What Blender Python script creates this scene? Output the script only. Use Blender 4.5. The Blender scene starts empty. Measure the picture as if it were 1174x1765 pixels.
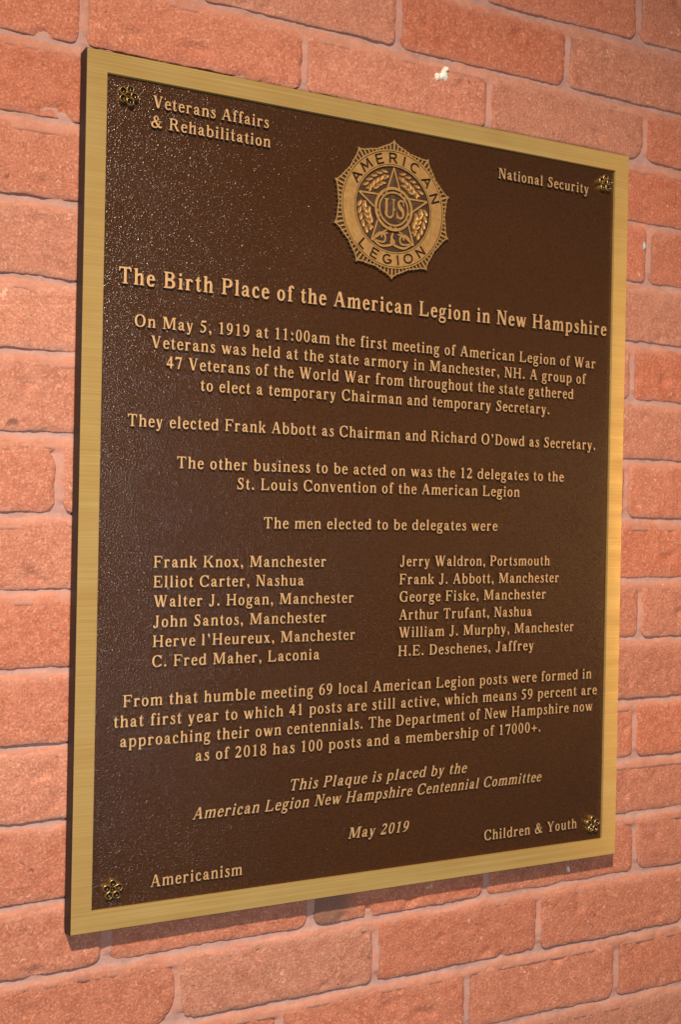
import bpy, bmesh, math, random
from mathutils import Vector, Matrix, noise
from mathutils.geometry import delaunay_2d_cdt

random.seed(7)
sc = bpy.context.scene
col = sc.collection
BASE = 1.6                      # the plaque's centre hangs 1.6 m above the ground

# ---------------------------------------------------------------- camera
yaw, pitch, roll = -0.483554, -0.002728, -0.019718
cam_d = bpy.data.cameras.new("camera")
cam = bpy.data.objects.new("camera", cam_d); col.objects.link(cam)
rz = Matrix.Rotation(yaw, 3, 'Z'); rx = Matrix.Rotation(pitch, 3, 'X'); ry = Matrix.Rotation(roll, 3, 'Y')
R3 = rz @ rx @ ry
right, fwd, up = R3.col[0], R3.col[1], R3.col[2]
M = Matrix((( right.x, up.x, -fwd.x, -0.57463), (right.y, up.y, -fwd.y, -1.00512), (right.z, up.z, -fwd.z, BASE - 0.00988), (0, 0, 0, 1)))
cam.matrix_world = M
cam_d.sensor_fit = 'VERTICAL'; cam_d.sensor_height = 23.6; cam_d.sensor_width = 23.6
cam_d.lens = 2049.065 / 1765 * 23.6
cam_d.clip_start = 0.02; cam_d.clip_end = 200
cam_d.dof.use_dof = True; cam_d.dof.focus_distance = 1.12; cam_d.dof.aperture_fstop = 6.3
sc.camera = cam

# ---------------------------------------------------------------- light: cool ambient, flash beside the camera, warm lamp high on the right
world = bpy.data.worlds.new("World"); sc.world = world; world.use_nodes = True
bg = world.node_tree.nodes['Background']
bg.inputs[0].default_value = (0.85, 0.90, 1.0, 1); bg.inputs[1].default_value = 0.15
def lamp(name, kind, loc, target, power, size, color, cone=None):
    l = bpy.data.lights.new(name, kind); l.energy = power; l.color = color
    if kind == 'AREA': l.shape = 'RECTANGLE'; l.size, l.size_y = size
    else: l.shadow_soft_size = size/2; l.spot_size = math.radians(cone); l.spot_blend = 1.0
    o = bpy.data.objects.new(name, l); col.objects.link(o); o.location = loc
    o.rotation_euler = (Vector(target) - Vector(loc)).to_track_quat('-Z', 'Y').to_euler()
    return o
lamp("camera_flash", 'SPOT', (-0.40, -1.06, BASE - 0.12), (0.34, 0, BASE - 0.20), 33, 0.04, (0.82, 0.91, 1.0), 120)
lamp("porch_lamp", 'SPOT', (-0.90, -1.60, BASE + 1.28), (0.26, 0, BASE - 0.95), 460, 0.07, (1.0, 0.81, 0.62), 74)
lamp("warm_side_lamp", 'AREA', (0.80, -0.50, BASE - 0.06), (0.20, 0, BASE - 0.06), 1.25, (0.05, 0.40), (1.0, 0.56, 0.21))
sc.view_settings.view_transform = 'Standard'; sc.view_settings.look = 'None'
sc.view_settings.exposure = -0.27; sc.view_settings.gamma = 1.0

# ---------------------------------------------------------------- materials
class Mat:
    def __init__(s, name):
        s.m = bpy.data.materials.new(name); s.m.use_nodes = True; s.t = s.m.node_tree; s.n = s.t.nodes
        s.b = s.n['Principled BSDF']
    def add(s, typ, **kw):
        x = s.n.new(typ)
        for k, v in kw.items():
            if k[0] == 'i' and k[1:].isdigit(): s.put(x, int(k[1:]), v)
            else: setattr(x, k, v)
        return x
    def put(s, node, i, v):
        if isinstance(v, bpy.types.NodeSocket): s.t.links.new(v, node.inputs[i])
        else: node.inputs[i].default_value = v
    def set(s, **kw):
        for k, v in kw.items(): s.put(s.b, k.replace('_', ' '), v)
    def coords(s, kind='Object', scale=(1, 1, 1)):
        c = s.add('ShaderNodeTexCoord'); mp = s.add('ShaderNodeMapping'); s.t.links.new(c.outputs[kind], mp.inputs[0]); mp.inputs[3].default_value = scale
        return mp.outputs[0]
    def noise(s, vec, scale, detail=4, rough=.55, dist=0):
        n_ = s.add('ShaderNodeTexNoise'); s.t.links.new(vec, n_.inputs['Vector'])
        n_.inputs['Scale'].default_value = scale; n_.inputs['Detail'].default_value = detail
        n_.inputs['Roughness'].default_value = rough; n_.inputs['Distortion'].default_value = dist
        return n_.outputs['Fac']
    def ramp(s, fac, *stops):
        r = s.add('ShaderNodeValToRGB'); s.t.links.new(fac, r.inputs[0]); e = r.color_ramp.elements
        while len(e) < len(stops): e.new(.5)
        for k, (p, c) in enumerate(stops):
            e[k].position = p; e[k].color = (*c, 1) if isinstance(c, tuple) else (c, c, c, 1)
        return r.outputs[0]
    def mix(s, fac, a, b, mode='MIX'):
        x = s.add('ShaderNodeMix', data_type='RGBA', blend_type=mode)
        for i, v in ((0, fac), (6, a), (7, b)):
            if isinstance(v, tuple): v = (*v, 1)
            s.put(x, i, v)
        return x.outputs[2]
    def math(s, op, a, b=0.0):
        x = s.add('ShaderNodeMath', operation=op); s.put(x, 0, a); s.put(x, 1, b); return x.outputs[0]
    def bump(s, h, strength, dist, prev=None):
        x = s.add('ShaderNodeBump'); s.t.links.new(h, x.inputs['Height']); x.inputs['Strength'].default_value = strength; x.inputs['Distance'].default_value = dist
        if prev: s.t.links.new(prev, x.inputs['Normal'])
        s.t.links.new(x.outputs[0], s.b.inputs['Normal']); return x.outputs[0]

def brick_material(name, stained=False):
    m = Mat(name)
    oi = m.add('ShaderNodeObjectInfo'); rnd = oi.outputs['Random']
    c = m.add('ShaderNodeTexCoord'); vv = m.add('ShaderNodeVectorMath', operation='ADD')
    cx = m.add('ShaderNodeCombineXYZ'); m.put(cx, 0, m.math('MULTIPLY', rnd, 9.0)); m.put(cx, 1, m.math('MULTIPLY', rnd, 5.0))
    m.t.links.new(c.outputs['Object'], vv.inputs[0]); m.t.links.new(cx.outputs[0], vv.inputs[1]); v = vv.outputs[0]
    big = m.noise(v, 16, 3); mid = m.noise(v, 90, 5, .6, .4); fine = m.noise(v, 420, 3, .6)
    base = m.ramp(mid, (.30, (.325, .092, .046)), (.50, (.405, .127, .070)), (.68, (.475, .165, .098)))
    base = m.mix(m.ramp(big, (.35, 0.0), (.68, .62)), base, (.43, .15, .085))
    base = m.mix(m.ramp(fine, (.50, 0.0), (.68, .70)), base, (.60, .28, .175))
    base = m.mix(m.ramp(m.noise(v, 560, 2, .6), (.36, .55), (.47, 0.0)), base, (.25, .078, .040))
    base = m.mix(m.ramp(m.noise(v, 260, 2, .5), (.24, .6), (.36, 0.0)), base, (.20, .060, .034))
    # pale sand grains and a few dark iron specks
    sel = m.ramp(m.noise(v, 24, 2), (.46, 0.0), (.62, 1.0))
    base = m.mix(m.math('MULTIPLY', m.ramp(m.noise(v, 230, 2, .5, .8), (.665, 0.0), (.70, .75)), sel), base, (.66, .40, .25))
    base = m.mix(m.ramp(m.noise(v, 55, 3, .5, 1.2), (.245, .75), (.30, 0.0)), base, (.13, .055, .04))
    # mortar haze left along the arrises
    g = m.add('ShaderNodeSeparateXYZ'); m.t.links.new(c.outputs['Generated'], g.inputs[0])
    hz = m.math('ADD', g.outputs[2], m.math('MULTIPLY', m.math('SUBTRACT', m.noise(v, 45, 3), .5), .30))
    base = m.mix(m.ramp(hz, (.80, 0.0), (1.0, .55)), base, (.50, .22, .145))
    base = m.mix(m.ramp(hz, (.02, .35), (.12, 0.0)), base, (.46, .22, .16))
    hs = m.add('ShaderNodeHueSaturation'); m.put(hs, 0, m.math('ADD', m.math('MULTIPLY', rnd, .005), .498)); m.put(hs, 1, m.math('ADD', m.math('MULTIPLY', rnd, -.12), 1.03))
    m.put(hs, 2, m.math('ADD', m.math('MULTIPLY', m.math('FRACT', m.math('MULTIPLY', rnd, 7.31)), .12), .95)); m.put(hs, 4, base); base = hs.outputs[0]
    if stained:
        sx = m.math('ADD', g.outputs[0], m.math('MULTIPLY', m.math('SUBTRACT', m.noise(v, 60, 4), .5), .10))
        base = m.mix(m.ramp(sx, (.14, .75), (.26, 0.0)), base, (.15, .088, .06))
    m.set(Base_Color=base, Roughness=.82)
    m.b.inputs['Specular IOR Level'].default_value = .3
    n1 = m.bump(m.noise(v, 330, 3, .6), .75, .0013)
    m.bump(m.noise(v, 800, 2, .6), .5, .0005, n1)
    return m.m
def mortar_material():
    m = Mat("mortar"); v = m.coords('Object')
    shaded_tone = m.ramp(m.noise(v, 30, 5, .6), (.3, (.33, .185, .155)), (.7, (.42, .245, .210)))       # grey-violet shade under the upper brick, painted into the mortar colour
    lit_tone = m.ramp(m.noise(v, 26, 4, .6), (.3, (.40, .165, .108)), (.7, (.50, .225, .155)))      # light on the ledge, painted in as a peach tone
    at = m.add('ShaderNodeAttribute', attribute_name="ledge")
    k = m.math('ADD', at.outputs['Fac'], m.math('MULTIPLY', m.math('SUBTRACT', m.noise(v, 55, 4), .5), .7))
    base = m.mix(m.ramp(k, (.35, 0.0), (.65, 1.0)), shaded_tone, lit_tone)
    base = m.mix(m.ramp(m.noise(v, 300, 3, .6), (.5, 0.0), (.75, .4)), base, (.54, .33, .26))
    m.set(Base_Color=base, Roughness=.9); m.b.inputs['Specular IOR Level'].default_value = .2
    n1 = m.bump(m.noise(v, 120, 4, .6), .5, .0012); m.bump(m.noise(v, 520, 2), .5, .0006, n1)
    return m.m
def frame_material():
    m = Mat("brushed_brass"); v = m.coords('Object', (3, 60, 900)); v2 = m.coords('Object', (7, 7, 60)); v3 = m.coords('Object')
    st = m.noise(v, 1.0, 4, .7); wide = m.noise(v2, 1.0, 4, .6)
    base = m.ramp(st, (.32, (.47, .290, .085)), (.68, (.71, .495, .180)))
    base = m.mix(m.ramp(wide, (.35, 0.0), (.70, .60)), base, (.48, .285, .088))
    base = m.mix(m.ramp(m.noise(v3, 14, 3), (.45, 0.0), (.7, .35)), base, (.62, .46, .18))
    m.set(Base_Color=base, Metallic=.5, Roughness=m.ramp(wide, (.3, .30), (.7, .46)), Anisotropic=.97)
    tg = m.add('ShaderNodeCombineXYZ'); tg.inputs[2].default_value = 1.0
    m.t.links.new(tg.outputs[0], m.b.inputs['Tangent'])
    m.bump(st, .10, .0004)
    return m.m
def brass(name, c1, c2, metallic, rough, scale=300, bump=.2):
    m = Mat(name); v = m.coords('Object'); f = m.noise(v, scale, 3)
    m.set(Base_Color=m.ramp(f, (.3, c1), (.7, c2)), Metallic=metallic, Roughness=rough); m.bump(f, bump, .0004); return m.m
def leather_material():
    m = Mat("textured_brown_lacquer"); v = m.coords('Object')
    f1 = m.ramp(m.noise(v, 680, 1.5, .5, .4), (.44, 0.0), (.60, .40), (.76, 1.0)); f2 = m.noise(v, 120, 3, .5)
    base = m.ramp(m.noise(v, 420, 4, .6), (.3, (.030, .0106, .0025)), (.7, (.056, .0200, .0048)))
    base = m.mix(m.ramp(m.noise(v, 6, 4, .55), (.40, 0.0), (.70, .35)), base, (.032, .0120, .0040))
    m.set(Base_Color=base, Roughness=m.ramp(m.noise(v, 9, 3), (.35, .18), (.7, .26))); m.b.inputs['Specular IOR Level'].default_value = .42
    n1 = m.bump(f1, .42, .0008); m.bump(f2, .25, .0010, n1)
    return m.m
def plain(name, c, rough=.6, metallic=0.0):
    return brass(name, tuple(x*.85 for x in c), tuple(min(1, x*1.12) for x in c), metallic, rough, 200, .15)
M_brick = brick_material("brick"); M_brick_stained = brick_material("brick_with_grey_stain", True); M_mortar = mortar_material()
M_frame = frame_material(); M_leather = leather_material()
M_letter = brass("cast_letter_brass", (.49, .280, .118), (.64, .385, .180), .38, .45)
M_emblem = brass("cast_emblem_brass", (.33, .175, .052), (.45, .25, .080), .45, .50)
M_recess = brass("patinated_bronze", (.040, .019, .009), (.080, .038, .017), .3, .45)
M_star = brass("star_bronze", (.075, .038, .019), (.12, .062, .030), .4, .38)
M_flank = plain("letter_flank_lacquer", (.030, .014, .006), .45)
M_side = plain("dark_edge_lacquer", (.006, .0035, .0025), .6)
M_rosette = brass("dark_rosette_bronze", (.030, .020, .012), (.075, .045, .022), .7, .16)
M_rim = brass("polished_rosette_brass", (.36, .21, .06), (.50, .30, .09), .8, .30)
M_white = plain("white_paint", (.72, .66, .56), .6); M_blue = plain("pale_blue_paint", (.34, .46, .50), .6)
# ---------------------------------------------------------------- serif lettering, drawn here stroke by stroke
class G:
    """collects polygons of one glyph; 1000 units to the em; W main stroke, H hairline"""
    def __init__(s, W=112, H=50): s.p=[]; s.W=W; s.H=H
    def poly(s,*p): s.p.append([tuple(q) for q in p])
    def rect(s,x0,y0,x1,y1): s.poly((x0,y0),(x1,y0),(x1,y1),(x0,y1))
    def serif(s,x0,x1,y,d,l=48,r=48,t=34):
        # slab with bracket: stem spans x0..x1, foot on y, d=+1 grows up (foot), -1 grows down (head)
        P=[(x0-l,y),(x1+r,y),(x1+r,y+d*t)]
        if r: P+=[(x1+r*.45,y+d*(t+5)),(x1+r*.12,y+d*(t+22))]
        P+=[(x1,y+d*(t+52)),(x0,y+d*(t+52))]
        if l: P+=[(x0-l*.12,y+d*(t+22)),(x0-l*.45,y+d*(t+5))]
        P+=[(x0-l,y+d*t)]
        s.p.append(P)
    def stem(s,x,y0,y1,w=None,foot=(48,48),head=(48,48)):
        w=w or s.W
        s.rect(x,y0,x+w,y1)
        if foot: s.serif(x,x+w,y0,1,*foot)
        if head: s.serif(x,x+w,y1,-1,*head)
    def flag(s,x,y,w=None,l=58):   # the slanted head of i, n, h, l ...
        s.poly((x-l,y-22),(x-l,y-50),(x+4,y-62),(x+(w or s.W),y-62),(x+(w or s.W),y+6),(x+30,y-6))
    def diag(s,x0,y0,x1,y1,w): s.poly((x0-w/2,y0),(x0+w/2,y0),(x1+w/2,y1),(x1-w/2,y1))
    def bowl(s,cx,cy,rx,ry,wx,wy,a0=0,a1=360,n=2.2,tilt=0):
        k=max(4,int(abs(a1-a0)/11)); O=[];I=[]
        for i in range(k+1):
            a=math.radians(a0+(a1-a0)*i/k); c,q=math.cos(a),math.sin(a)
            e=2/n; ex=math.copysign(abs(c)**e,c); ey=math.copysign(abs(q)**e,q)
            O.append((cx+rx*ex,cy+ry*ey))
            b=a-math.radians(tilt); c2,q2=math.cos(b),math.sin(b)
            ux,uy=rx-wx,ry-wy
            ix,iy=ux*ex,uy*ey
            I.append((cx+ix,cy+iy))
        for i in range(k): s.p.append([O[i],O[i+1],I[i+1],I[i]])
    def path(s,pts,n=5):
        """smooth stroke through (x, y, width)"""
        P=[pts[0]]+list(pts)+[pts[-1]]; C=[]
        for i in range(1,len(P)-2):
            for k in range(n):
                t=k/n; C.append([.5*((2*P[i][j])+(-P[i-1][j]+P[i+1][j])*t+(2*P[i-1][j]-5*P[i][j]+4*P[i+1][j]-P[i+2][j])*t*t+(-P[i-1][j]+3*P[i][j]-3*P[i+1][j]+P[i+2][j])*t**3) for j in range(3)])
        C.append(list(P[-2])); L=[];R=[]
        for i,(x,y,w) in enumerate(C):
            a=C[max(0,i-1)];b=C[min(len(C)-1,i+1)]
            dx,dy=b[0]-a[0],b[1]-a[1]; m=math.hypot(dx,dy) or 1
            nx,ny=-dy/m*w/2,dx/m*w/2
            L.append((x+nx,y+ny));R.append((x-nx,y-ny))
        for i in range(len(C)-1): s.p.append([R[i],R[i+1],L[i+1],L[i]])
    def dot(s,x,y,r,ry=None):
        ry=ry or r; s.p.append([(x+r*math.cos(k*math.pi/6),y+ry*math.sin(k*math.pi/6)) for k in range(12)])

def glyph(ch,W=112,H=50):
    g=G(W,H); X=470; C=676; A=690; D=-205
    def arch(x,xr,top=X,foot=True):      # shoulder from stem at x to right stem ending at xr
        g.path([(x+W-6,top-105,H),(x+W+45,top-48,H+14),((x+W+xr)/2+22,top-26,H+26),(xr-W*.62,top-58,W*.82),(xr-W/2,top-150,W)])
        g.stem(xr-W,0,top-140,foot=(44,44) if foot else None,head=None)
    if ch==' ': return 250,[]
    if ch=='A':
        g.diag(110,0,330,650,H+8); g.diag(592,0,368,676,W+22); g.rect(195,215,500,215+H)
        g.serif(90,132,0,1,80,80); g.serif(530,650,0,1,75,62); adv=712
    elif ch=='B':
        g.stem(95,0,C,foot=(72,0),head=(72,0))
        g.bowl(330,C-163,235,163,W+4,H-4,-90,90,2.4); g.rect(200,C-H+4,335,C); g.rect(200,C-326,335,C-326+H)
        g.bowl(340,182,265,182,W+14,H-2,-90,90,2.4); g.rect(200,0,345,H-2); g.rect(200,364-H,345,364); adv=655
    elif ch in 'CG':
        g.bowl(385,338,345,350,W+18,H+2,38,322 if ch=='C' else 300)
        g.poly((610,C+8),(650,C+8),(656,440),(618,440),(580,570))
        g.path([(655,540,40),(590,600,64),(500,655,H)])
        if ch=='C': g.path([(560,40,H),(625,95,H+6),(668,170,H-10)]); adv=705
        else:
            g.stem(545,20,330,foot=None,head=(50,50)); g.path([(520,22,H),(600,60,70),(655,80,60)]); adv=760
    elif ch=='D':
        g.stem(100,0,C,foot=(76,0),head=(76,0)); g.bowl(330,338,335,338,W+20,H,-90,90,2.4)
        g.rect(200,0,335,H); g.rect(200,C-H,335,C); adv=720
    elif ch in 'EF':
        g.stem(95,0,C,foot=(72,0 if ch=='E' else 66),head=(72,0)); g.rect(200,C-H+2,575,C); g.poly((540,C),(588,C),(595,505),(562,505),(520,C-60))
        g.rect(200,322,420,322+H); g.poly((425,235),(455,235),(455,455),(425,455),(385,345))
        if ch=='E': g.rect(200,0,575,H-2); g.poly((540,0),(602,0),(628,190),(592,190),(520,60)); adv=660
        else: adv=612
    elif ch=='H':
        g.stem(105,0,C,foot=(78,62),head=(78,62)); g.stem(560,0,C,foot=(62,78),head=(62,78)); g.rect(200,310,580,310+H); adv=778
    elif ch=='J':
        g.stem(250,150,C,foot=None,head=(70,75)); g.path([(306,170,W),(300,70,W-10),(245,5,76),(160,-30,H),(85,0,H+16)]); g.dot(95,55,62); adv=490
    elif ch=='K':
        g.stem(100,0,C,foot=(76,66),head=(76,66)); g.diag(255,280,600,640,H+16); g.diag(640,0,370,400,W+32)
        g.serif(570,650,C,-1,80,55); g.serif(590,690,0,1,82,60); adv=770
    elif ch=='L':
        g.stem(95,0,C,foot=(72,0),head=(72,74)); g.rect(200,0,580,H-2); g.poly((540,0),(606,0),(632,205),(596,205),(515,60)); adv=655
    elif ch=='M':
        g.stem(120,0,C,w=H+10,foot=(90,72),head=(100,0)); g.stem(730,0,C,foot=(66,74),head=(20,74))
        g.diag(210,C,455,40,W+30); g.diag(475,40,720,C,H+16); g.rect(120,C-60,250,C); g.rect(700,C-60,800,C); adv=940
    elif ch=='N':
        g.stem(115,0,C,w=H+8,foot=(88,72),head=(100,0)); g.stem(575,0,C,w=H+8,foot=None,head=(84,76))
        g.diag(195,C,590,0,W+28); g.poly((560,-14),(633,-14),(633,120),(560,60)); g.rect(120,C-50,220,C); adv=722
    elif ch=='O': g.bowl(385,338,345,352,W+20,H,0,360); adv=770
    elif ch=='P':
        g.stem(95,0,C,foot=(72,66),head=(72,0)); g.bowl(335,C-190,250,190,W+8,H,-90,90,2.4); g.rect(200,C-H,340,C); g.rect(200,C-380,340,C-380+H); adv=610
    elif ch=='R':
        g.stem(95,0,C,foot=(72,66),head=(72,0)); g.bowl(335,C-178,245,178,W+6,H,-90,90,2.4); g.rect(200,C-H,340,C); g.rect(200,C-356,340,C-356+H)
        g.diag(610,0,400,350,W+26); g.serif(560,660,0,1,20,62); adv=722
    elif ch=='S':
        g.path([(455,560,40),(400,628,H+4),(300,655,H+6),(190,610,88),(160,510,W-8),(250,405,W+12),(390,300,W+16),(440,190,W),(390,70,86),(270,18,H+4),(150,60,H),(90,165,38)])
        g.poly((430,C+14),(466,C+14),(474,465),(440,465),(405,580)); g.poly((62,-16),(98,-16),(130,60),(92,235),(58,235)); adv=548
    elif ch=='T':
        g.stem(278,0,C,foot=(74,74),head=None); g.rect(40,C-H,628,C)
        g.poly((40,C),(95,C),(118,C-60),(66,488),(34,488)); g.poly((628,C),(573,C),(550,C-60),(602,488),(634,488)); adv=660
    elif ch=='U':
        g.stem(95,200,C,foot=None,head=(70,62)); g.stem(575,200,C,w=H+8,foot=None,head=(78,70))
        g.path([(151,240,W),(165,110,W),(250,35,86),(370,8,H+14),(500,30,H+14),(585,110,H+10),(604,240,H+8)]); adv=722
    elif ch=='V':
        g.diag(150,C,370,0,W+30); g.diag(585,C,395,0,H+12); g.poly((330,-12),(430,-12),(450,120),(290,120)); g.serif(90,205,C,-1,68,62); g.serif(560,612,C,-1,72,68); adv=718
    elif ch=='W':
        g.diag(130,C,325,0,W+22); g.diag(500,C,350,0,H+12); g.diag(500,C,665,0,W+22); g.diag(850,C,690,0,H+12)
        g.poly((290,-12),(385,-12),(400,100),(262,100)); g.poly((630,-12),(725,-12),(740,100),(604,100))
        g.serif(75,180,C,-1,62,58); g.serif(445,560,C,-1,60,56); g.serif(825,880,C,-1,66,66); adv=985
    elif ch=='Y':
        g.diag(140,C,350,310,W+26); g.diag(585,C,390,320,H+14); g.stem(306,0,340,foot=(76,76),head=None); g.serif(80,195,C,-1,66,60); g.serif(560,612,C,-1,70,66); adv=712
    elif ch=='a':
        g.path([(120,345,60),(150,415,H+8),(235,440,H+12),(320,400,W*.8),(338,300,W)]); g.dot(110,345,52,56)
        g.rect(282,70,282+W,330); g.path([(320,275,H),(210,235,66),(120,180,W*.85),(105,100,W*.9),(160,38,76),(240,45,H+6),(300,100,H)])
        g.path([(338,110,W),(360,45,78),(410,22,H+8),(478,52,36)]); adv=495
    elif ch=='b':
        g.stem(75,20,A-20,foot=None,head=None); g.flag(75,A-16); g.bowl(300,232,225,246,W,H+4,-115,115); g.path([(180,360,H),(225,430,H+6),(300,455,H+4)])
        g.path([(130,60,H+30),(200,20,H+6),(290,5,H+6)]); adv=548
    elif ch=='c':
        g.bowl(245,232,210,246,W,H+6,55,310); g.dot(350,360,56,56); g.path([(230,452,H+4),(310,435,H+16),(360,370,66)]); g.path([(300,15,H),(365,45,H),(410,115,34)]); adv=440
    elif ch=='d':
        g.stem(370,40,A-20,foot=None,head=None); g.flag(370,A-16); g.bowl(250,232,218,246,W,H+4,65,300); g.path([(300,448,H),(350,410,H+4),(385,340,H)]); g.path([(300,8,H+4),(350,40,H+6),(390,100,H)])
        g.poly((400,0),(540,16),(540,48),(480,58),(400,90)); adv=550
    elif ch=='e':
        g.bowl(240,232,208,246,W,H+4,2,318); g.rect(120,240,440,240+H-6); g.path([(300,14,H+4),(365,45,H),(412,120,34)]); adv=445
    elif ch=='f':
        g.stem(100,0,500,foot=(56,70),head=None); g.path([(156,480,W),(165,590,W-6),(225,655,76),(300,660,H+14),(345,625,60)]); g.dot(340,610,50); g.rect(28,X-46,285,X); adv=335
    elif ch=='g':
        W=g.W=min(W,122); H=g.H=min(H,58)
        g.bowl(225,305,178,172,W-8,H); g.path([(350,430,H),(410,452,H+14),(470,438,60)]); g.dot(455,428,34)
        g.path([(150,165,H),(95,115,H+16),(110,60,70),(230,30,86),(360,5,92),(425,-70,84),(370,-165,H+22),(230,-192,H+6),(100,-165,H+8),(55,-100,66),(90,-30,H),(170,20,H)]); adv=492
    elif ch=='h':
        g.stem(78,0,A-20,foot=(50,44),head=None); g.flag(78,A-16); arch(78,492); adv=552
    elif ch=='i':
        g.stem(85,0,X-10,foot=(52,52),head=None); g.flag(85,X-4); g.dot(140,610,70,70); adv=282
    elif ch=='k':
        g.stem(78,0,A-20,foot=(50,46),head=None); g.flag(78,A-16); g.diag(215,190,430,450,H+14); g.diag(455,0,290,270,W+14)
        g.serif(400,470,X-8,-1,62,52); g.serif(410,500,0,1,58,44); adv=550
    elif ch=='l': g.stem(85,0,A-20,foot=(52,52),head=None); g.flag(85,A-16); adv=282
    elif ch=='m':
        g.stem(78,0,X-10,foot=(50,40),head=None); g.flag(78,X-4); arch(78,480); arch(368,772); adv=832
    elif ch=='n': g.stem(78,0,X-10,foot=(50,44),head=None); g.flag(78,X-4); arch(78,492); adv=552
    elif ch=='o': g.bowl(248,231,218,246,W,H+4,0,360); adv=496
    elif ch=='p':
        g.stem(80,D,X-20,foot=(50,50),head=None); g.flag(80,X-4); g.bowl(305,230,220,245,W,H+4,-118,115); g.path([(180,350,H),(225,425,H+6),(300,452,H+4)]); adv=552
    elif ch=='q':
        g.stem(370,D,X,foot=(50,50),head=None); g.bowl(250,232,218,246,W,H+4,65,300); g.path([(300,448,H),(350,410,H+4),(385,340,H)]); g.path([(300,8,H+4),(350,40,H+6),(390,100,H)]); adv=550
    elif ch=='r':
        g.stem(80,0,X-10,foot=(50,62),head=None); g.flag(80,X-4); g.path([(180,350,H),(220,415,H+16),(290,445,72),(350,425,70)]); g.dot(358,402,54,56); adv=440
    elif ch=='s':
        g.path([(330,370,34),(290,430,H),(210,452,H+6),(130,420,78),(118,350,88),(200,275,W-4),(300,195,W-2),(328,110,88),(270,35,72),(190,12,H+4),(110,45,H),(70,120,32)])
        g.poly((310,X+6),(336,X+6),(344,325),(318,325),(290,400)); g.poly((44,-14),(70,-14),(95,50),(70,160),(42,160)); adv=388
    elif ch=='t':
        g.rect(90,90,90+W,X); g.poly((20,X-44),(20,X-20),(110,X+40),(150,610),(90+W,610),(90+W,X-44)); g.rect(90,X-46,310,X); g.path([(146,120,W),(158,50,86),(215,22,H+12),(270,40,H-6),(318,95,32)]); adv=335
    elif ch=='u':
        g.rect(78,110,78+W,X-10); g.flag(78,X-4); g.path([(134,140,W),(145,65,W-6),(215,20,72),(300,30,H+6),(385,100,H)]); g.rect(370,40,370+W,X-10); g.flag(370,X-4)
        g.poly((390,0),(532,14),(532,46),(482,58),(390,100)); adv=552
    elif ch in 'vwy':
        def vee(x,w2=0):
            g.diag(x+90,X-10,x+235,0,W+14); 
        g.diag(95,X-8,245,0,W+16); g.diag(385,X-8,262,0,H+12); g.poly((200,-10),(290,-10),(300,80),(175,80)); g.serif(50,145,X-4,-1,46,46,28)
        if ch=='w':
            g.diag(378,X-8,520,0,W+16); g.diag(652,X-8,535,0,H+12); g.poly((475,-10),(565,-10),(575,80),(450,80)); g.serif(330,430,X-4,-1,30,40,28); g.serif(625,668,X-4,-1,50,46,28); adv=715
        else:
            g.serif(362,405,X-4,-1,50,46,28); adv=496
        if ch=='y': g.path([(265,30,H+20),(230,-70,H+16),(180,-155,H+20),(110,-178,60)]); g.dot(90,-150,52)
    elif ch=='x':
        g.diag(120,X-8,370,0,W+22); g.diag(365,X-8,110,0,H+14); g.serif(60,165,X-4,-1,40,46,28); g.serif(340,390,X-4,-1,56,48,28); g.serif(85,130,0,1,50,56,28); g.serif(320,430,0,1,44,42,28); adv=494
    elif ch=='0': g.bowl(250,336,215,350,W-2,H,0,360,2.1); adv=500
    elif ch=='1': g.stem(195,0,C,foot=(78,78),head=None); g.poly((195+W,C+12),(195+W,C-90),(200,C-100),(75,C-105),(75,C-75),(200,C-20),(255,C+12)); adv=490
    elif ch=='2':
        g.path([(75,500,H),(120,600,H+22),(220,640,88),(330,600,W-4),(365,490,W),(310,350,W-26),(190,200,66),(70,60,H+14)]); g.poly((30,0),(425,0),(470,180),(440,180),(400,W),(120,W),(30,40)); adv=500
    elif ch=='4': g.rect(270,0,270+W,C); g.rect(25,160,480,160+W-14); g.path([(60,190,H),(170,400,H+6),(320,640,H+8)]); g.poly((270,C),(382,C),(382,560),(230,560)); adv=500
    elif ch=='5':
        g.poly((130,C),(440,C),(405,C-W+6),(150,C-W+6)); g.path([(148,C-20,H-4),(125,520,H-2),(95,390,H-4)]); g.path([(110,405,60),(220,390,W-20),(340,310,W+8),(375,190,W),(310,70,86),(190,14,H+8),(90,30,60)]); g.dot(80,48,54,50); adv=500
    elif ch in '69':
        h=G(W,H); h.bowl(262,215,205,229,W-2,H,0,360); h.path([(112,250,W),(125,400,W),(190,540,86),(300,625,H+12),(440,668,28)])
        g.p=h.p if ch=='6' else [[(500-x,664-y) for x,y in q] for q in h.p]; adv=500
    elif ch=='7': g.poly((30,C),(470,C),(470,C-40),(290,-12),(180,-12),(360,C-W),(110,C-W),(60,500),(28,500)); adv=490
    elif ch=='8': g.bowl(250,505,180,182,W-20,H,0,360); g.bowl(250,175,210,188,W-6,H+4,0,360); adv=500
    elif ch=='.': g.dot(125,62,76); adv=250
    elif ch==',': g.dot(125,62,76); g.path([(170,60,66),(165,-30,H),(95,-130,26)]); adv=250
    elif ch==':': g.dot(165,62,74); g.dot(165,400,74); adv=320
    elif ch=="'": g.dot(150,610,72); g.path([(192,608,66),(188,525,H),(120,435,26)]); adv=300
    elif ch=='+': g.rect(60,210,500,295); g.rect(237,40,323,470); adv=560
    elif ch=='&':
        g.path([(690,215,40),(640,110,H),(560,40,80),(480,15,90),(300,0,0)][:4]+[(400,40,H)]) if 0 else None
        g.path([(365,330,H),(470,440,60),(500,540,76),(430,640,66),(330,640,72),(262,540,W-6),(300,410,W+6),(430,230,W+16),(560,90,W+8),(680,40,76),(760,110,H)])
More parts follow.
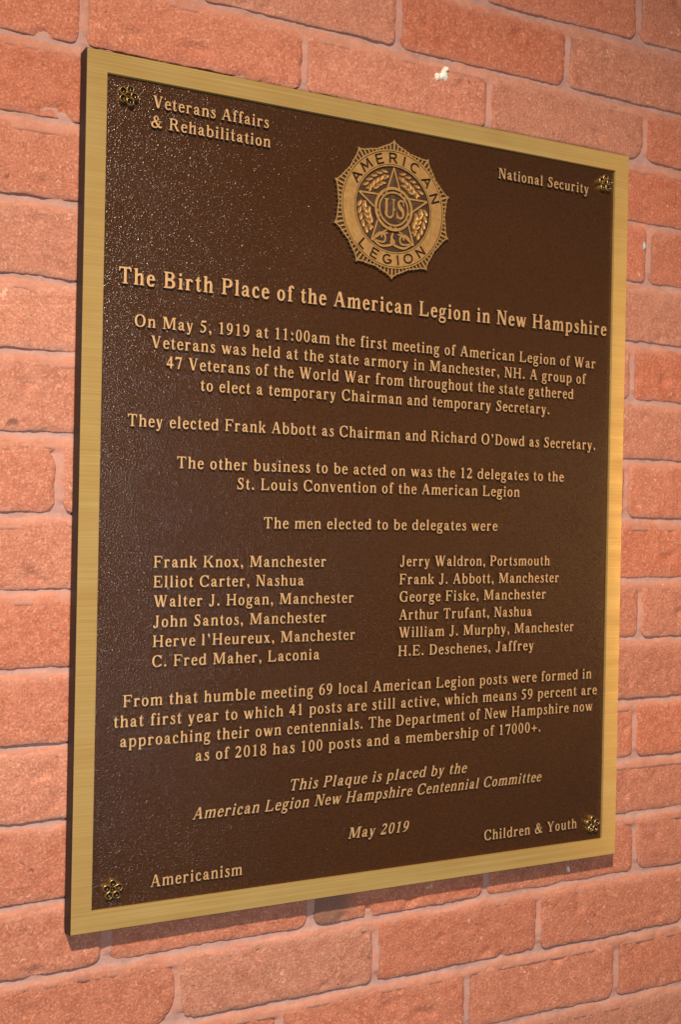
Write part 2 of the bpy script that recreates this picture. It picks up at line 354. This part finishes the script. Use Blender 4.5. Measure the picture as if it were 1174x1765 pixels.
        g.path([(330,370,H),(190,300,86),(115,180,W+4),(170,50,W-14),(310,12,70),(440,50,60),(560,180,H+4),(630,330,H)]); g.rect(520,352,740,352+40); adv=820
    else: raise ValueError(ch)
    return adv,g.p

def union(polys, exclude=None):
    """robust union of overlapping polygons -> (verts, tris, boundary loops as edges)"""
    V=[];F=[]
    for p in polys:
        a=sum(p[i][0]*p[(i+1)%len(p)][1]-p[(i+1)%len(p)][0]*p[i][1] for i in range(len(p)))
        if abs(a)<1e-9: continue
        if a<0: p=p[::-1]
        F.append(list(range(len(V),len(V)+len(p)))); V+=[Vector(q) for q in p]
    ne=len(F)
    for p in (exclude or []):
        a=sum(p[i][0]*p[(i+1)%len(p)][1]-p[(i+1)%len(p)][0]*p[i][1] for i in range(len(p)))
        if abs(a)<1e-9: continue
        if a<0: p=p[::-1]
        F.append(list(range(len(V),len(V)+len(p)))); V+=[Vector(q) for q in p]
    v,e,f,ov,oe,of=delaunay_2d_cdt(V,[],F,1,1e-7 if not exclude else 1e-9)
    T=[tuple(t) for t,o in zip(f,of) if any(k<ne for k in o) and not any(k>=ne for k in o)]
    cnt={}
    for t in T:
        for i in range(len(t)):
            a,b=t[i],t[(i+1)%len(t)]
            cnt[(a,b)]=cnt.get((a,b),0)+1
    B=[(a,b) for (a,b) in cnt if (b,a) not in cnt]
    return [tuple(x) for x in v],T,B
# ---------------------------------------------------------------- object helpers
def link(name, verts, faces, mat, parent=None, loc=(0, 0, 0), smooth=False, kind=None, label=None, side=None):
    """side: a second material for every face that does not lie square to the viewer (painted flanks of cast relief)"""
    me = bpy.data.meshes.new(name); me.from_pydata(verts, [], faces); me.materials.append(mat)
    if side:
        me.materials.append(side)
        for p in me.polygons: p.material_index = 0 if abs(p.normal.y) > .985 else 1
    if smooth: me.polygons.foreach_set('use_smooth', [True]*len(me.polygons))
    me.update()
    o = bpy.data.objects.new(name, me); col.objects.link(o); o.location = loc
    if parent: o.parent = parent
    if kind: o['kind'] = kind
    if label: o['label'] = label
    return o
def thing(name, loc, label, cat):
    o = bpy.data.objects.new(name, None); col.objects.link(o); o.location = loc; o.empty_display_size = .05
    o['label'] = label; o['category'] = cat; return o
def relief(polys, top, base, draft, exclude=None, acc=None, place=lambda x, z: (x, z)):
    """union of 2D polygons raised from y=base to y=top (smaller y is nearer the viewer), sides sloping out by draft"""
    v, t, b = union(polys, exclude)
    V, F = acc if acc is not None else ([], [])
    n = len(V); used = sorted({i for q in t for i in q}); mp = {k: n+i for i, k in enumerate(used)}
    for k in used: x, z = place(*v[k]); V.append((x, top, z))
    F += [tuple(mp[k] for k in q) for q in t]
    nrm = {}
    P = {k: place(*v[k]) for k in {i for e in b for i in e}}
    for a, c in b:
        dx, dz = P[c][0]-P[a][0], P[c][1]-P[a][1]; m = math.hypot(dx, dz) or 1
        for k in (a, c): q = nrm.setdefault(k, [0, 0]); q[0] += dz/m; q[1] -= dx/m
    mb = {}
    for k, (nx, nz) in nrm.items():
        m = math.hypot(nx, nz) or 1; mb[k] = len(V); V.append((P[k][0]+nx/m*draft, base, P[k][1]+nz/m*draft))
    F += [(mp[a], mb[a], mb[c], mp[c]) for a, c in b]
    return V, F
def ngon(r, n, a0=90, cx=0, cz=0): return [(cx+r*math.cos(math.radians(a0)+2*math.pi*k/n), cz+r*math.sin(math.radians(a0)+2*math.pi*k/n)) for k in range(n)]
def annulus(r0, r1, n=120, a0=0, a1=360):
    A = [math.radians(a0+(a1-a0)*k/n) for k in range(n+1)]
    return [[(r1*math.cos(A[k]), r1*math.sin(A[k])), (r1*math.cos(A[k+1]), r1*math.sin(A[k+1])), (r0*math.cos(A[k+1]), r0*math.sin(A[k+1])), (r0*math.cos(A[k]), r0*math.sin(A[k]))] for k in range(n)]

# ---------------------------------------------------------------- the brick wall
Y_FACE = .0205                                  # mean brick face, just behind the plaque's back
wall = thing("brick_wall", (0, 0, BASE-.75), "weathered orange red brick wall with pink mortar joints behind the bronze plaque", "wall")
WZ = .75                                        # wall-local z of the plaque's centre
# bed joints: height (mm) at x = -333 mm and at x = +365 mm, from the top down
beds = [(655, 655), (585, 587), (514, 517), (451, 446), (388, 383), (320, 315), (250, 248), (182, 181), (119, 116), (48, 50), (-21, -16), (-88, -84),
        (-156, -151), (-221, -219), (-288, -285), (-358, -348), (-421, -414), (-486, -482), (-555, -552), (-622, -622), (-690, -690)]
def bed(i, x):
    a, b = beds[i]; t = (x*1000+333)/698; t = max(-.25, min(1.25, t))
    return (a+(b-a)*t)/1000 + .0012*noise.noise(Vector((x*9, i*3.7, 1.3)))
# head joints of each course (mm), course k lies between beds[k] and beds[k+1]
heads = {0: [-400, -190, 20, 230, 440], 1: [-510, -300, -90, 120, 329, 540], 2: [-402, -192, 19, 230, 440], 3: [-510, -299, -84, 130, 342, 552], 4: [-392, 238, 448],
         5: [-495, -282, 350, 560], 6: [-396, 236, 446], 7: [-490, -284, 330, 540], 8: [-392, 240, 452], 9: [-520, -312, 325, 535], 10: [-400, 242, 452], 11: [-490, -284, 349, 560],
         12: [-398, 236, 448], 13: [-488, -282, 345, 556], 14: [-400, 232, 444], 15: [-472, -263, -59, 145, 348, 558], 16: [-402, -194, 13, 215, 425],
         17: [-510, -300, -91, 124, 324, 535], 18: [-400, -190, 20, 226, 434], 19: [-510, -300, -90, 124, 330, 540]}
JB, JH = .0034, .0031                           # half widths of bed and head joints
chips = {}                                      # (course, brick) -> list of (corner u, corner v, size)
for k, c_, u, v, s in [(9, 0, 1, 1, .016), (9, 0, 1, -1, .006), (5, 1, 1, -1, .022), (3, 1, 1, -1, .006), (3, 3, 1, -1, .012), (17, 1, 1, 1, .010), (17, 1, 1, -1, .012),
                       (15, 0, 1, -1, .008), (16, 0, 1, 1, .014), (16, 0, 1, -1, .014), (16, 1, -1, -1, .010), (18, 2, 1, 1, .012), (17, 2, -1, -1, .006), (2, 2, 1, 1, .007), (15, 3, 1, 1, .012), (13, 2, 1, 1, .01),
                       (15, 1, -1, -1, .008), (17, 3, -1, 1, .008), (15, 4, -1, -1, .01)]:
    chips.setdefault((k, c_), []).append((u, v, s))
def make_brick(k, ci, x0, x1):
    cx = (x0+x1)/2; hx = (x1-x0)/2
    zt = lambda x: bed(k, x)-JB; zb = lambda x: bed(k+1, x)+JB
    cz = (zt(cx)+zb(cx))/2; hz = (zt(cx)-zb(cx))/2
    seed = Vector((k*7.13+.7, ci*3.31+.2, 5.5)); rr = random.Random(k*31+ci)
    face = Y_FACE + rr.uniform(0, .0016); tx = rr.uniform(-.005, .005); tz = rr.uniform(-.008, .008)
    rc = rr.uniform(.004, .007)
    e = [0, .0007, .0018, .0036, .0062]
    def axis(h, n):
        inner = [-(h-.009) + 2*(h-.009)*i/n for i in range(n+1)]
        return [-(h-d) for d in e] + inner + [h-d for d in reversed(e)]
    U = axis(hx, 46); Vv = axis(hz, 13); nu, nv = len(U), len(Vv)
    ch = chips.get((k, ci), [])
    verts = []
    for j, z in enumerate(Vv):
        for i, x in enumerate(U):
            dx, dz = hx-abs(x), hz-abs(z); sx, sz = (1 if x > 0 else -1), (1 if z > 0 else -1)
            px, pz = x, z
            # pull the grid's corner region inside a rounded corner (bigger where the arris is broken)
            r = rc
            for (u_, v_, s_) in ch:
                if u_ == sx and v_ == sz: r = s_
            R_ = r*1.6
            if dx < R_ and dz < R_:
                ax, az = (R_-dx)/R_, (R_-dz)/R_; m = max(ax, az); q = math.hypot(ax, az)
                if q > 0: f = m/q; px = sx*(hx-R_+R_*ax*f); pz = sz*(hz-R_+R_*az*f)
            dist = min(dx, dz); w = max(0, 1-dist/.009)**1.5
            P3 = Vector((cx+px, 0, cz+pz))
            wob = noise.noise(P3*38+seed)*.0016 + noise.noise(P3*120+seed)*.0009 + noise.noise(P3*300+seed)*.0005
            wob2 = noise.noise(P3*33-seed)*.0013 + noise.noise(P3*115-seed)*.0008 + noise.noise(P3*290-seed)*.0005
            if dx < dz+.002: px += wob*w*sx
            if dz < dx+.002: pz += wob2*w*sz
            # top and bottom follow the beds
            t = z/hz; wx = cx+px; zz = (zt(wx)+zb(wx))/2 + pz*((zt(wx)-zb(wx))/2)/hz
            edge = max(0, 1-dist/.0060)
            y = face + tx*px + tz*pz + .0014*edge**2.2 + .0007*noise.noise(P3*22+seed) + .00045*noise.noise(P3*75+seed) + .00035*noise.noise(P3*190+seed)*2
            pit = noise.noise(P3*60-seed*2)
            if pit > .46: y += (pit-.46)*.012
            verts.append((wx-cx, y, zz-cz))
    F = [(j*nu+i, j*nu+i+1, (j+1)*nu+i+1, (j+1)*nu+i) for j in range(nv-1) for i in range(nu-1)]
    ring = [i for i in range(nu)] + [j*nu+nu-1 for j in range(1, nv)] + [(nv-1)*nu+i for i in range(nu-2, -1, -1)] + [j*nu for j in range(nv-2, 0, -1)]
    n0 = len(verts); verts += [(verts[i][0], face+.022, verts[i][2]) for i in ring]; L = len(ring)
    F += [(ring[a], n0+a, n0+(a+1) % L, ring[(a+1) % L]) for a in range(L)]
    mat = M_brick_stained if (k, ci) == (15, 2) else M_brick
    link("brick", verts, F, mat, wall, (cx, 0, WZ+cz), smooth=True)
PLX, PLZ = .3010, .381
for k, hs in heads.items():
    for ci in range(len(hs)-1):
        a, b = hs[ci]/1000+JH, hs[ci+1]/1000-JH
        if b-a > .25:                            # the run hidden behind the plaque: only its visible end bricks
            n = round((b-a)/.21); w = (b-a)/n
            make_brick(k, ci, a, a+w-JH); make_brick(k, ci+20, b-w+JH, b); continue
        make_brick(k, ci, a, b)
# mortar bed: one sheet, struck so that each bed joint slopes from deep under the upper brick to flush on the lower one
mx0, mx1, mz0, mz1, st = -.46, .53, -.66, .62, .0026
nx, nz = int((mx1-mx0)/st), int((mz1-mz0)/st); V = []; ledge = []
for j in range(nz+1):
    z = mz0+(mz1-mz0)*j/nz
    for i in range(nx+1):
        x = mx0+(mx1-mx0)*i/nx; d = .0085; lg = .5
        if not (-.285 < x < .29 and -.365 < z < .365):
            for q in range(len(beds)):
                zc = bed(q, x)
                if abs(z-zc) < .012:
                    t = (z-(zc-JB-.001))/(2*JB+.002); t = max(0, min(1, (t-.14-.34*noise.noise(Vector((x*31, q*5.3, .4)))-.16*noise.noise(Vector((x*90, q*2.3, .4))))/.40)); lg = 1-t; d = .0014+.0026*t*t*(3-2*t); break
            else:
                k = next((q for q in range(len(beds)-1) if bed(q, x) > z >= bed(q+1, x)), None)
                if k is not None:
                    for hq in heads.get(k, []):
                        t = (x-hq/1000)/.0042
                        if abs(t) < 1.6: d = .0026+.0014*max(-1, min(1, -t)); break
            P3 = Vector((x, 0, z)); d += .0012*noise.noise(P3*45)+.0007*noise.noise(P3*140)+.0004*noise.noise(P3*330)
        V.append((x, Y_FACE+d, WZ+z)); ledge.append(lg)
F = [(j*(nx+1)+i, j*(nx+1)+i+1, (j+1)*(nx+1)+i+1, (j+1)*(nx+1)+i) for j in range(nz) for i in range(nx)]
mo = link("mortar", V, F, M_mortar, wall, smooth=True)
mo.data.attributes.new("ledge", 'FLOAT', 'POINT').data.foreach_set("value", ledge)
def spot(x, z, w, h, mat, name, seed, label):
    n = 26; rim = []
    for k in range(n):
        a = 2*math.pi*k/n; r = 1+.8*noise.noise(Vector((math.cos(a)*1.7+seed, math.sin(a)*1.7, seed)))+.45*noise.noise(Vector((math.cos(a)*5, math.sin(a)*5, seed)))
        rim.append((w/2*r*math.cos(a), h/2*r*math.sin(a)))
    y = Y_FACE-.0002
    V = [(0, y-.0016, 0)]+[(a*.6, y-.0013+.0006*noise.noise(Vector((a*900, b*900, seed))), b*.6) for a, b in rim]+[(a, y+.0025, b) for a, b in rim]
    F = [(0, 1+k, 1+(k+1) % n) for k in range(n)]+[(1+k, 1+n+k, 1+n+(k+1) % n, 1+(k+1) % n) for k in range(n)]
    F = [f[::-1] for f in F]
    link(name, V, F, mat, wall, (x, 0, WZ+z), smooth=True, label=label)
spot(.0735, .4335, .011, .011, M_white, "paint_fleck", 1.3, "thick white paint fleck on the brick above the plaque")
spot(.0655, .4300, .007, .008, M_white, "paint_fleck", 4.1, None)
spot(.0765, .4395, .005, .005, M_white, "paint_fleck", 9.3, None)
spot(.3425, .2915, .0045, .009, M_blue, "paint_fleck", 2.2, "small pale blue paint fleck right of the plaque")
spot(.2535, -.3975, .0025, .006, M_white, "paint_fleck", 6.2, None)

# ---------------------------------------------------------------- the plaque
T = 0.0028                                      # depth of the lacquered ground behind border and letters
plaque = thing("memorial_plaque", (0, 0, BASE), "bronze memorial plaque with brushed brass border, raised lettering and round emblem", "plaque")
hw, hh, bw = .762*.79/2, .381, .01874
def loops(rects, mat, name, parent, label=None, cap=True, smooth=False):
    """shell through rectangular loops (half width, half height, y)"""
    V = []; F = []
    for a, b, y in rects: V += [(-a, y, -b), (a, y, -b), (a, y, b), (-a, y, b)]
    for k in range(len(rects)-1):
        for i in range(4): F.append((k*4+i, k*4+(i+1) % 4, (k+1)*4+(i+1) % 4, (k+1)*4+i))
    if cap: n = (len(rects)-1)*4; F.append((n, n+1, n+2, n+3))
    return link(name, V, F, mat, parent, label=label)
loops([(hw-.001, hh-.001, .0196), (hw, hh, .0186), (hw, hh, .0016), (hw-.0003, hh-.0003, .0006), (hw-.0008, hh-.0008, .0003), (hw-.0009, hh-.0009, .0036)], M_side, "backing_plate", plaque)
a, b = hw-.0007, hh-.0007
loops([(a, b, .0035), (a, b, .0002), (a-.0002, b-.0002, 0), (hw-bw+.0002, hh-bw+.0002, 0), (hw-bw, hh-bw, .0002), (hw-bw-.0004, hh-bw-.0004, .0034)], M_frame, "border_frame", plaque, cap=False)
a, b = hw-bw+.001, hh-bw+.001
link("background_panel", [(-a, T, -b), (a, T, -b), (a, T, b), (-a, T, b)], [(0, 1, 2, 3)], M_leather, plaque)

# ---------------------------------------------------------------- raised lettering: (text, left mm, right mm, baseline mm, cap height mm, weight, slant)
LINES = [
 ("Veterans Affairs", -241.1, -129.6, 339.6, 10.4, 0, 0), ("& Rehabilitation", -242.9, -127.5, 322.1, 10.4, 0, 0), ("National Security", 128.2, 245.6, 331.6, 10.4, 0, 0),
 ("The Birth Place of the American Legion in New Hampshire", -269.2, 273.3, 182.4, 14.4, 1, 0),
 ("On May 5, 1919 at 11:00am the first meeting of American Legion of War", -254.2, 259.5, 146.1, 10.6, 0, 0),
 ("Veterans was held at the state armory in Manchester, NH. A group of", -238.8, 246.1, 128.7, 10.6, 0, 0),
 ("47 Veterans of the World War from throughout the state gathered", -224, 230.5, 111.6, 10.6, 0, 0),
 ("to elect a temporary Chairman and temporary Secretary.", -191.6, 199.5, 93.6, 10.6, 0, 0),
 ("They elected Frank Abbott as Chairman and Richard O'Dowd as Secretary.", -258.7, 261.7, 58.8, 10.6, 0, 0),
 ("The other business to be acted on was the 12 delegates to the", -212.7, 219.6, 23.5, 10.4, 0, 0),
 ("St. Louis Convention of the American Legion", -154.6, 162.8, 6.1, 10.4, 0, 0),
 ("The men elected to be delegates were", -127, 135.5, -29.3, 10.3, 0, 0),
 ("Frank Knox, Manchester", -232.5, -61.2, -65.0, 10.2, 0, 0), ("Elliot Carter, Nashua", -232.4, -84.4, -82.6, 10.2, 0, 0), ("Walter J. Hogan, Manchester", -231.8, -30.7, -99.8, 10.2, 0, 0),
 ("John Santos, Manchester", -232, -60, -117.8, 10.2, 0, 0), ("Herve l'Heureux, Manchester", -232.1, -28.3, -135.3, 10.2, 0, 0), ("C. Fred Maher, Laconia", -232.3, -66.4, -152.9, 10.2, 0, 0),
 ("Jerry Waldron, Portsmouth", 20.3, 203.5, -65.1, 10.2, 0, 0), ("Frank J. Abbott, Manchester", 20, 216.2, -82.9, 10.2, 0, 0), ("George Fiske, Manchester", 20.4, 199.4, -100.0, 10.2, 0, 0),
 ("Arthur Trufant, Nashua", 20.5, 181.4, -117.8, 10.2, 0, 0), ("William J. Murphy, Manchester", 20.6, 237.2, -135.2, 10.2, 0, 0), ("H.E. Deschenes, Jaffrey", 20, 185, -153.4, 10.2, 0, 0),
 ("From that humble meeting 69 local American Legion posts were formed in", -258, 262.5, -186.9, 10.5, 0, 0),
 ("that first year to which 41 posts are still active, which means 59 percent are", -266, 270.1, -204.5, 10.5, 0, 0),
 ("approaching their own centennials. The Department of New Hampshire now", -260.2, 264.6, -221.8, 10.5, 0, 0),
 ("as of 2018 has 100 posts and a membership of 17000+.", -189.8, 196.1, -239.6, 10.5, 0, 0),
 ("This Plaque is placed by the", -95.9, 102.9, -274.9, 10.5, 0, .22), ("American Legion New Hampshire Centennial Committee", -191.4, 197.1, -292.0, 10.5, 0, .22), ("May 2019", -32, 35.6, -327.1, 10.5, 0, .22),
 ("Children & Youth", 126.7, 246.5, -346.6, 10.5, 0, 0), ("Americanism", -229.7, -141.7, -347.8, 10.6, 0, 0)]
cache = {}
def glyph_mesh(ch, bold):
    if (ch, bold) not in cache:
        adv, p = glyph(ch, *((132, 66) if bold else (114, 59)))
        cache[(ch, bold)] = (adv, union(p) if p else None)
    return cache[(ch, bold)]
for text, xa, xb, z0, cap, bold, slant in LINES:
    s = cap/676000; track = 80
    nat = sum(glyph_mesh(c, bold)[0] for c in text) + track*(len(text)-1) - 30
    sx = (xb-xa)/1000/nat
    V = []; F = []; pen = -15
    for c in text:
        adv, um = glyph_mesh(c, bold)
        if um:
            v, t, bnd = um; n = len(V)
            pl = lambda q: (xa/1000+(pen+q[0]+slant*(q[1])*(s/sx))*sx, z0/1000+q[1]*s)
            used = sorted({i for q in t for i in q}); mp = {k: n+i for i, k in enumerate(used)}
            for k in used: x, z = pl(v[k]); V.append((x, -.0001, z))
            F += [tuple(mp[k] for k in q) for q in t]
            nrm = {}
            for a, b in bnd:
                (x1, z1), (x2, z2) = pl(v[a]), pl(v[b]); dx, dz = x2-x1, z2-z1; m = math.hypot(dx, dz) or 1
                for k in (a, b): q = nrm.setdefault(k, [0, 0]); q[0] += dz/m; q[1] -= dx/m
            mb = {}
            for k, (ax, az) in nrm.items():
                m = math.hypot(ax, az) or 1; x, z = pl(v[k]); mb[k] = len(V); V.append((x+ax/m*.00040, T+.0003, z+az/m*.00040))
            F += [(mp[a], mb[a], mb[b], mp[b]) for a, b in bnd]
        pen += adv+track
    link("heading_line" if bold else "text_line", V, F, M_letter, plaque, side=M_flank, label=('raised brass heading reading "%s"' if bold else 'raised brass line reading "%s"') % text)

# ---------------------------------------------------------------- rosette screw covers
for x, z, rot, wh in [(-.2639, .3454, 72, "upper left"), (.2670, .3461, 90, "upper right"), (-.2643, -.3452, 90, "lower left"), (.2674, -.3443, 90, "lower right")]:
    def dish(cx, cz, r, prof, n=20, squash=1.0, ang=0):
        V = [(cx, prof[0][1], cz)]; F = []
        for k, (q, y) in enumerate(prof[1:]):
            for i in range(n):
                a = 2*math.pi*i/n; u, w = math.cos(a)*q*r, math.sin(a)*q*r*squash
                V.append((cx+u*math.cos(ang)-w*math.sin(ang), y, cz+u*math.sin(ang)+w*math.cos(ang)))
            if k == 0: F += [(0, 1+i, 1+(i+1) % n) for i in range(n)]
            else: F += [(1+(k-1)*n+i, 1+k*n+i, 1+k*n+(i+1) % n, 1+(k-1)*n+(i+1) % n) for i in range(n)]
        return V, F
    V, F = dish(0, 0, .0050, [(0, .0006), (.5, .0006), (.85, .0010), (1, T+.0003)])
    ros = link("rosette", V, F, M_rosette, plaque, (x, 0, z), smooth=True, label="%s five-petalled brass rosette covering a screw" % wh)
    for k in range(5):
        a = math.radians(rot+72*k)
        V, F = dish(.0056*math.cos(a), .0056*math.sin(a), .0037, [(0, .0002), (.35, 0), (.60, -.0008), (.78, -.0022), (.88, -.0024), (.96, -.0012), (1, T+.0003)], 20, .90, a)
        pt = link("petal", V, F, M_rosette, ros, smooth=True); pt.data.materials.append(M_rim)
        for p in pt.data.polygons: p.material_index = 1 if 60 <= p.index else 0
    V, F = dish(0, 0, .0017, [(0, -.0016), (.4, -.0014), (.75, -.0007), (1, .0008)], 14)
    link("centre_boss", V, F, M_rosette, ros, smooth=True)

# ---------------------------------------------------------------- the round emblem
EX, EZ, ER = .0041, .2825, .0576
def em(x, z): return (x*ER, z*ER)
def pol(r, deg): a = math.radians(deg); return (r*math.cos(a), r*math.sin(a))
def spike(deg):                                 # outline radius: ten points, each with stepped rays beside it
    t = abs(((deg-90+18) % 36)-18)/18           # 0 at a point, 1 midway
    return 1.175-.122*t**.52
rays = []
for g_ in range(10):
    for k in range(-4, 5): rays.append((90+36*g_+k*4.0, k))
outl = []
for d, k in sorted(rays):
    r = spike(d)+.006*(k % 2); outl += [pol(r-.046, d-2.0), pol(r-.004, d-1.0), pol(r+(.014 if k == 0 else .004), d), pol(r-.004, d+1.0)]
V, F = relief([outl], .0004, T+.0003, .0006, place=em)
emblem = link("emblem", V, F, M_recess, plaque, (EX, 0, EZ), label="round ten-pointed legion emblem with lettered ring, star and wreath")
acc = ([], [])
for d, k in rays:
    r = spike(d); w = .0125 if k else .016
    c_, s_ = math.cos(math.radians(d)), math.sin(math.radians(d))
    P = lambda u, t: (u*c_-t*s_, u*s_+t*c_)
    relief([[P(.99, -w), P(r-.022, -w), P(r+(.008 if k == 0 else -.004), 0), P(r-.022, w), P(.99, w)]], -.0008, .0004, .0001, acc=acc, place=em)
# rim strokes joining the ray ends
for g_ in range(10):
    for sgn in (1, -1):
        pts = [(*pol(spike(90+36*g_+sgn*q)-.026, 90+36*g_+sgn*q), .020) for q in (0, 4, 8, 12, 16, 18)]
        h = G(); h.path(pts, 3); relief(h.p, -.0005, .0004, .0001, acc=acc, place=em)
link("sunburst_rays", *acc, M_emblem, emblem, side=M_recess, label="polished fluted rays around the lettered ring")
# lettered ring with the words sunk into it
def sans(ch):
    g = G(); w = 150
    S = {'A': [[(0, 0), (330, 700), (660, 0)], [(130, 230), (530, 230)]], 'M': [[(20, 0), (90, 700), (390, 150), (690, 700), (760, 0)]], 'E': [[(540, 700), (60, 700), (60, 0), (540, 0)], [(60, 360), (480, 360)]],
         'R': [[(60, 0), (60, 700), (400, 700), (540, 640), (560, 510), (500, 390), (380, 350), (60, 350)], [(330, 350), (590, 0)]], 'I': [[(60, 0), (60, 700)]],
         'N': [[(60, 0), (60, 700), (600, 0), (600, 700)]], 'L': [[(60, 700), (60, 0), (520, 0)]]}
    if ch in S:
        for ln in S[ch]:
            for a, b in zip(ln, ln[1:]):
                dx, dz = b[0]-a[0], b[1]-a[1]; m = math.hypot(dx, dz); ux, uz = dx/m*w*.35, dz/m*w*.35; nx_, nz_ = -dz/m*w/2, dx/m*w/2
                g.poly((a[0]-ux+nx_, a[1]-uz+nz_), (a[0]-ux-nx_, a[1]-uz-nz_), (b[0]+ux-nx_, b[1]+uz-nz_), (b[0]+ux+nx_, b[1]+uz+nz_))
        return {'I': 120, 'M': 780, 'A': 660}.get(ch, 600), g.p
    if ch == 'O': g.bowl(350, 350, 420, 420, w, w, 0, 360, 2); return 700, g.p
    g.bowl(350, 350, 400, 420, w, w, 48, 312 if ch == 'C' else 345, 2)
    if ch == 'G': g.rect(380, 260, 740, 260+w*.9); g.rect(620, 60, 740, 330)
    return 690, g.p
cut = []
def ring_text(items, r, h, inward):
    for ch, deg in items:
        adv, p = sans(ch); s = h/700; a = math.radians(deg)
        if inward: ux, uz, vx, vz = math.sin(a), -math.cos(a), math.cos(a), math.sin(a)
        else: ux, uz, vx, vz = -math.sin(a), math.cos(a), -math.cos(a), -math.sin(a)
        ox, oz = r*math.cos(a), r*math.sin(a)
        for q in p: cut.append([(ox+ux*(x-adv/2)*s*1.12+vx*(y-350)*s, oz+uz*(x-adv/2)*s*1.12+vz*(y-350)*s) for x, y in q])
ring_text([('A', 147.5), ('M', 129), ('E', 109.5), ('R', 92), ('I', 77), ('C', 61.5), ('A', 40.5), ('N', 20)], .858, .150, True)
ring_text([('L', 229), ('E', 246), ('G', 263), ('I', 277), ('O', 291), ('N', 309)], .858, .145, False)
V, F = relief(annulus(.722, 1.0, 144), -.0016, .0003, .00015, exclude=cut+annulus(.966, .978, 144)+annulus(.742, .752, 144), place=em)
link("lettered_ring", V, F, M_emblem, emblem, side=M_recess, label='brass ring with sunk letters reading "AMERICAN LEGION"')
V, F = relief([ngon(.73, 72)], .0001, .0004, 0, place=em); link("recessed_field", V, F, M_recess, emblem)
# star
R1, R2 = .70, .270
acc = ([], [])
for k in range(5):
    a = 90+72*k; tip = pol(R1, a); l = pol(R2, a+36); r = pol(R2, a-36)
    vs = [(tip[0]*ER, -.0002, tip[1]*ER), (l[0]*ER, -.0002, l[1]*ER), (0, -.0016, 0), (r[0]*ER, -.0002, r[1]*ER)]
    n = len(acc[0]); acc[0].extend(vs); acc[1].extend([(n, n+1, n+2), (n, n+2, n+3)])
star = link("star", *acc, M_star, emblem)
acc = []
for k in range(5):
    a = 90+72*k; tip = pol(R1, a)
    for sg in (36, -36):
        l = pol(R2, a+sg); dx, dz = l[0]-tip[0], l[1]-tip[1]; m = math.hypot(dx, dz); nx_, nz_ = -dz/m*.015, dx/m*.015
        acc.append([(tip[0]+nx_, tip[1]+nz_), (tip[0]-nx_, tip[1]-nz_), (l[0]-nx_, l[1]-nz_), (l[0]+nx_, l[1]+nz_)])
V, F = relief(acc, -.0013, 0, .0002, place=em); link("star_outline", V, F, M_emblem, emblem, side=M_recess)
# medallion
V, F = relief(annulus(.325, .372, 72)+annulus(.262, .292, 72), -.0022, -.0002, .0002, place=em); med = link("medallion_ring", V, F, M_emblem, emblem, side=M_recess)
V, F = relief([ngon(.365, 64)], -.0009, 0, 0, place=em); link("medallion_disc", V, F, M_recess, emblem)
acc = []
def us(ch, x, z, sx_, sz_):
    adv, p = glyph(ch, 150, 70)
    for q in p: acc.append([(x+px*sx_, z+pz*sz_) for px, pz in q])
us('U', -.195, -.150, .00031, .00047); us('S', .040, -.150, .00034, .00047); us('.', -.012, -.02, .00022, .00022)
V, F = relief(acc, -.0021, -.0006, .0001, place=em); link("medallion_letters", V, F, M_emblem, emblem, side=M_recess, label='raised brass letters reading "U.S"')
# wreath leaves, in pairs along an arc through each gap between the star's arms
def leaf(cx, cz, ln, w, deg):
    a = math.radians(deg); ca, sa = math.cos(a), math.sin(a)
    O = [(-.5, 0), (-.25, .42), (.05, .5), (.32, .3), (.5, 0), (.32, -.3), (.05, -.5), (-.25, -.42)]
    n = len(wacc[0]); L = len(O)
    def at(u, v, y): wacc[0].append(((cx+(u*ln*ca-v*w*sa))*ER, y, (cz+(u*ln*sa+v*w*ca))*ER))
    for u, v in O: at(u, v, .0002)
    for u, v in O: at(u*.86, v*.80, -.0012)
    for u, v in O: at(u*.42, v*.30, -.0004)
    for b in (0, L):
        for i in range(L): wacc[1].append((n+b+i, n+b+(i+1) % L, n+b+L+(i+1) % L, n+b+L+i)[::-1])
    wacc[1].append(tuple(range(n+2*L, n+3*L)))
wacc = ([], [])
for lo, hi, up_ in [(98, 154, -1), (26, 82, 1), (170, 226, -1), (-46, 10, 1)]:
    for k in range(5):
        d = lo+8+(hi-lo-16)*k/4; span = .5+.09*math.cos(math.radians((d-(lo+hi)/2)*2.2))
        t = d+90*up_
        inner = .47 if k in (1, 2, 3) else .56
        for rr_, off in ((.645, 26), (.545, -26), (inner, 24)):
            if rr_ < .5 and k not in (1, 2, 3): continue
            x, z = pol(rr_, d); leaf(x, z, .150, .062, t+off*up_*(1 if rr_ > .6 else 1))
link("wreath", *wacc, M_emblem, emblem, label="raised laurel leaves between the arms of the star")
h = G()
h.path([(-.36, -.50, .02), (-.25, -.42, .035), (-.15, -.46, .035), (-.16, -.56, .035), (-.26, -.57, .03), (-.34, -.55, .02)])
h.path([(.36, -.50, .02), (.25, -.42, .035), (.15, -.46, .035), (.16, -.56, .035), (.26, -.57, .03), (.34, -.55, .02)])
h.path([(-.40, -.54, .018), (-.22, -.635, .04), (-.03, -.60, .04), (0, -.54, .05), (.03, -.60, .04), (.22, -.635, .04), (.40, -.54, .018)])
h.path([(0, -.40, .03), (-.02, -.48, .04), (0, -.55, .05)]); h.dot(0, -.55, .05)
h.path([(-.22, -.50, .03), (-.20, -.44, .03), (-.10, -.41, .03)]); h.path([(.22, -.50, .03), (.20, -.44, .03), (.10, -.41, .03)])
V, F = relief(h.p, -.0012, .0002, .0002, place=em); link("ribbon_bow", V, F, M_emblem, emblem, side=M_recess)
